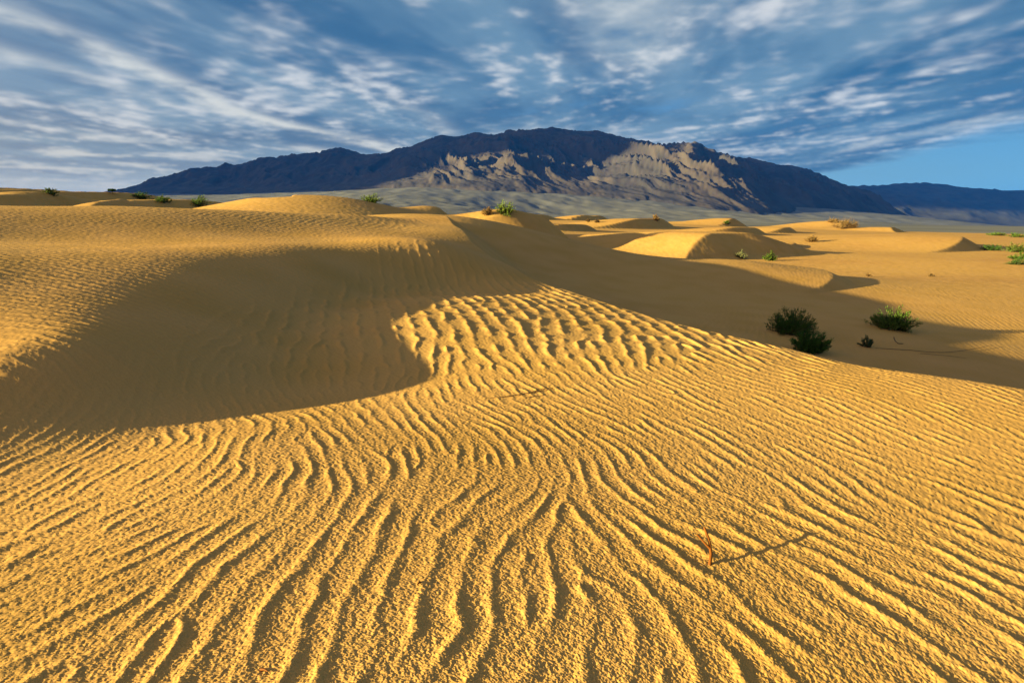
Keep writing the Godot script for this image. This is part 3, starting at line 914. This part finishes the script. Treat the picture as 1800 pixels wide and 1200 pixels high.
func _ready() -> void:
	var cam := Camera3D.new()
	cam.name = "camera"
	cam.fov = 61.93
	cam.far = 60000.0
	cam.near = 0.05
	cam.position = Vector3(0, EYE, 0)
	cam.rotation_degrees.x = -12.1
	add_child(cam)
	cam.current = true
	var env := Environment.new()
	env.background_mode = Environment.BG_SKY
	env.tonemap_mode = Environment.TONE_MAPPER_LINEAR
	env.tonemap_exposure = 4.2
	env.sky = Sky.new()
	env.background_energy_multiplier = 0.205
	env.sdfgi_enabled = true
	env.ssao_enabled = true
	env.ssil_enabled = true
	env.fog_enabled = true
	env.fog_light_color = Color(0.03, 0.45, 1.0)
	env.fog_density = 0.000016
	var we := WorldEnvironment.new()
	we.environment = env
	we.name = "world_environment"
	add_child(we)
	var sun := DirectionalLight3D.new()
	sun.name = "sun"
	sun.light_energy = 1.6
	sun.light_color = Color(1.0, 0.955, 0.66)
	sun.light_angular_distance = 0.55
	sun.shadow_enabled = true
	add_child(sun)
	sun.look_at_from_position(Vector3.ZERO, Vector3(SUN_DIR.x, -SUN_TAN, -SUN_DIR.y))

	setup_noise(noise_a, FastNoiseLite.TYPE_SIMPLEX_SMOOTH, 2.2, 2, 11)
	setup_noise(noise_b, FastNoiseLite.TYPE_SIMPLEX_SMOOTH, 0.9, 2, 12)
	setup_noise(noise_grain, FastNoiseLite.TYPE_SIMPLEX, 28.0, 5, 13, 1.0)
	setup_noise(noise_fine, FastNoiseLite.TYPE_SIMPLEX, 12.0, 3, 14, 0.6)
	setup_noise(noise_big, FastNoiseLite.TYPE_SIMPLEX_SMOOTH, 0.3, 2, 15)
	setup_noise(noise_rock, FastNoiseLite.TYPE_SIMPLEX_SMOOTH, 0.00052, 7, 16, 0.56)
	noise_rock.fractal_type = FastNoiseLite.FRACTAL_RIDGED
	setup_noise(noise_warp, FastNoiseLite.TYPE_SIMPLEX_SMOOTH, 0.0008, 3, 17)
	setup_noise(noise_cloud, FastNoiseLite.TYPE_SIMPLEX_SMOOTH, 0.01, 5, 18, 0.52)
	setup_noise(noise_cloud_b, FastNoiseLite.TYPE_SIMPLEX_SMOOTH, 0.01, 2, 19)
	setup_noise(noise_puff, FastNoiseLite.TYPE_SIMPLEX_SMOOTH, 0.01, 5, 28, 0.62)
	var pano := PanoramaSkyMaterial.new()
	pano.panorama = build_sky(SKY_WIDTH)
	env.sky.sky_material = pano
	print("sky ", Time.get_ticks_msec())

	near_h = plate_grid(NEAR_POINTS, 10.0, 0.0005, NX0, NF0, NC, NW, NH)
	mid_h = plate_grid(MID_POINTS, 50.0, 0.0005, MX0, MF0, MC, MW, MH)
	mountain_h = plate_grid(MOUNTAIN_POINTS, 4000.0, 0.0002, FX0, FF0, FC, FW, FH)
	valley_h = plate_grid(VALLEY_POINTS, 4000.0, 0.0005, FX0, FF0, FC, FW, FH)
	range_h = plate_grid(RANGE_POINTS, 4000.0, 0.0002, 2000.0, 4000.0, FC, FW, FH)
	near_s.resize(NW * NH)
	for j in NH:
		for i in NW:
			near_s[j * NW + i] = crest_side(NX0 + i * NC, NF0 + j * NC)
	build_ripples()
	print("grids ", Time.get_ticks_msec())
	var sand := sand_material()
	var fine := DENSITY
	var az := PackedFloat32Array()
	var a := -0.8605
	while a < 0.8625:
		az.append(a)
		a += 0.0019 / fine
	setting(sheet("sand_dunes", az, radii_between([[0.8, 0.0023 / fine], [2.2, 0.0044 / fine], [12.0, 0.0065 / fine], [150.0, 0.012 / fine], [480.0, 0]]), height, sand, sand_tint))
	print("sand ", Time.get_ticks_msec())
	setting(sheet("valley_floor", steps(-0.86, 0.86, 340), radii_between([[300.0, 0.017], [9500.0, 0.06], [30000.0, 0]]), valley, vertex_paint(0.95), valley_tint))
	setting(sheet("desert_plain", steps(0.86, TAU - 0.86, 60), radii_between([[300.0, 0.06], [30000.0, 0]]), valley, vertex_paint(0.95), valley_tint))
	setting(sheet("mountain", steps(-0.9, 0.8, 780), radii_between([[3600.0, 0.0052], [12500.0, 0]]), mountain, vertex_paint(0.95), rock_tint))
	setting(sheet("distant_range", steps(0.3, 1.0, 260), radii_between([[11500.0, 0.008], [21000.0, 0]]), far_range, vertex_paint(0.95), range_tint))
	# sand behind and beside the view
	var side_r := radii_between([[0.8, 0.008], [14.0, 0.02], [480.0, 0]])
	setting(sheet("sand_slope", steps(0.8595, 1.7, 130), side_r, height, sand, sand_tint))
	setting(sheet("sand_slope_001", steps(-1.7, -0.8595, 130), side_r, height, sand, sand_tint))
	setting(sheet("sand_field", steps(1.7, TAU - 1.7, 110), radii_between([[0.8, 0.06], [480.0, 0]]), macro, sand, sand_tint))
	setting(sheet("sand_patch", steps(-1.7, 1.7, 420), radii_between([[0.2, 0.012], [0.8, 0]]), height, sand, sand_tint))
	setting(sheet("sand_patch_001", steps(1.7, TAU - 1.7, 40), radii_between([[0.05, 0.2], [0.8, 0]]), macro, sand, sand_tint))
	# X' runs along the bank, its front edge lies over f' = f + 1.28 h of the shaded ground
	cloud_bank("cloud", Vector3(-17800, 3500, -5750), 9000, 2300, 500, 3)
	cloud_bank("cloud_002", Vector3(-19500, 6000, -9300), 8000, 3600, 500, 5)  # added out of view, only to shade the distant range
	cloud_bank("cloud_001", Vector3(-22600, 3450, -4100), 4800, 2600, 450, 4)
	dead_wood()
	for p in SHRUBS:
		if p[2] == "tree":
			lone_tree(p)
			continue
		shrub(p[0], p[1], p[2], p[3], p[4], p[5], p[6], Color(p[7][0], p[7][1], p[7][2]), p[8], p[9], p[10], p[11], p[12], p[13])
	print("far ", Time.get_ticks_msec())


func steps(a: float, b: float, n: int) -> PackedFloat32Array:
	var out := PackedFloat32Array()
	for i in n + 1:
		out.append(lerpf(a, b, float(i) / n))
	return out


func setting(o: MeshInstance3D) -> void:
	o.set_meta("kind", "structure")
	add_child(o)


func sand_material() -> StandardMaterial3D:
	# grains of slightly different colour
	var rng := RandomNumberGenerator.new()
	rng.seed = 77
	var w := 512
	var data := PackedByteArray()
	data.resize(w * w * 3)
	for i in w * w:
		var k := clampf(rng.randfn(1.0, 0.10), 0.7, 1.25)
		var pick := rng.randf()
		if pick < 0.08:
			k *= 0.62
		elif pick > 0.97:
			k *= 1.22
		var c := Color(0.54 * k, 0.283 * k * rng.randf_range(0.95, 1.05), 0.080 * k * rng.randf_range(0.8, 1.3)).linear_to_srgb()
		data[i * 3] = int(clampf(c.r, 0.0, 1.0) * 255.0)
		data[i * 3 + 1] = int(clampf(c.g, 0.0, 1.0) * 255.0)
		data[i * 3 + 2] = int(clampf(c.b, 0.0, 1.0) * 255.0)
	var m := StandardMaterial3D.new()
	m.albedo_texture = ImageTexture.create_from_image(Image.create_from_data(w, w, false, Image.FORMAT_RGB8, data))
	m.uv1_triplanar = true
	m.uv1_world_triplanar = true
	m.uv1_scale = Vector3(1.6, 1.6, 1.6)
	m.vertex_color_use_as_albedo = true
	m.roughness = 0.95
	m.metallic_specular = 0.15
	return m


# patches of paler and redder sand
func sand_tint(p: Vector3) -> Color:
	var a := noise_b.get_noise_2d(p.x * 0.7, p.z * 0.7)
	var b := noise_big.get_noise_2d(p.x * 0.3 + 20.0, p.z * 0.3)
	var k := 0.98 + 0.09 * a + 0.08 * b
	return Color(k, k * (0.985 + 0.03 * b), k * (0.96 + 0.12 * a))


func valley_tint(p: Vector3) -> Color:
	var k := 1.0 + 0.35 * noise_warp.get_noise_2d(p.x * 5.0, p.z * 2.0) + 0.2 * noise_warp.get_noise_2d(p.x * 20.0, p.z * 8.0)
	return Color(0.142 * k, 0.126 * k, 0.108 * k)


# brown and purplish rock in broken beds
func rock_tint(p: Vector3) -> Color:
	var n := noise_warp.get_noise_2d(p.x * 1.1 + 700.0, p.z * 1.1 + p.y * 2.0)
	var n2 := noise_warp.get_noise_2d(p.x * 6.0, p.z * 6.0 + p.y * 8.0)
	var c := Color(0.048, 0.039, 0.040).lerp(Color(0.063, 0.047, 0.041), smoothstep(-0.12, 0.12, n + 0.5 * n2))
	var k := 1.0 + 0.4 * n2
	return Color(c.r * k, c.g * k, c.b * k)


func range_tint(p: Vector3) -> Color:
	var k := 1.0 + 0.4 * noise_warp.get_noise_2d(p.x * 3.0, p.z * 3.0)
	return Color(0.060 * k, 0.055 * k, 0.052 * k)
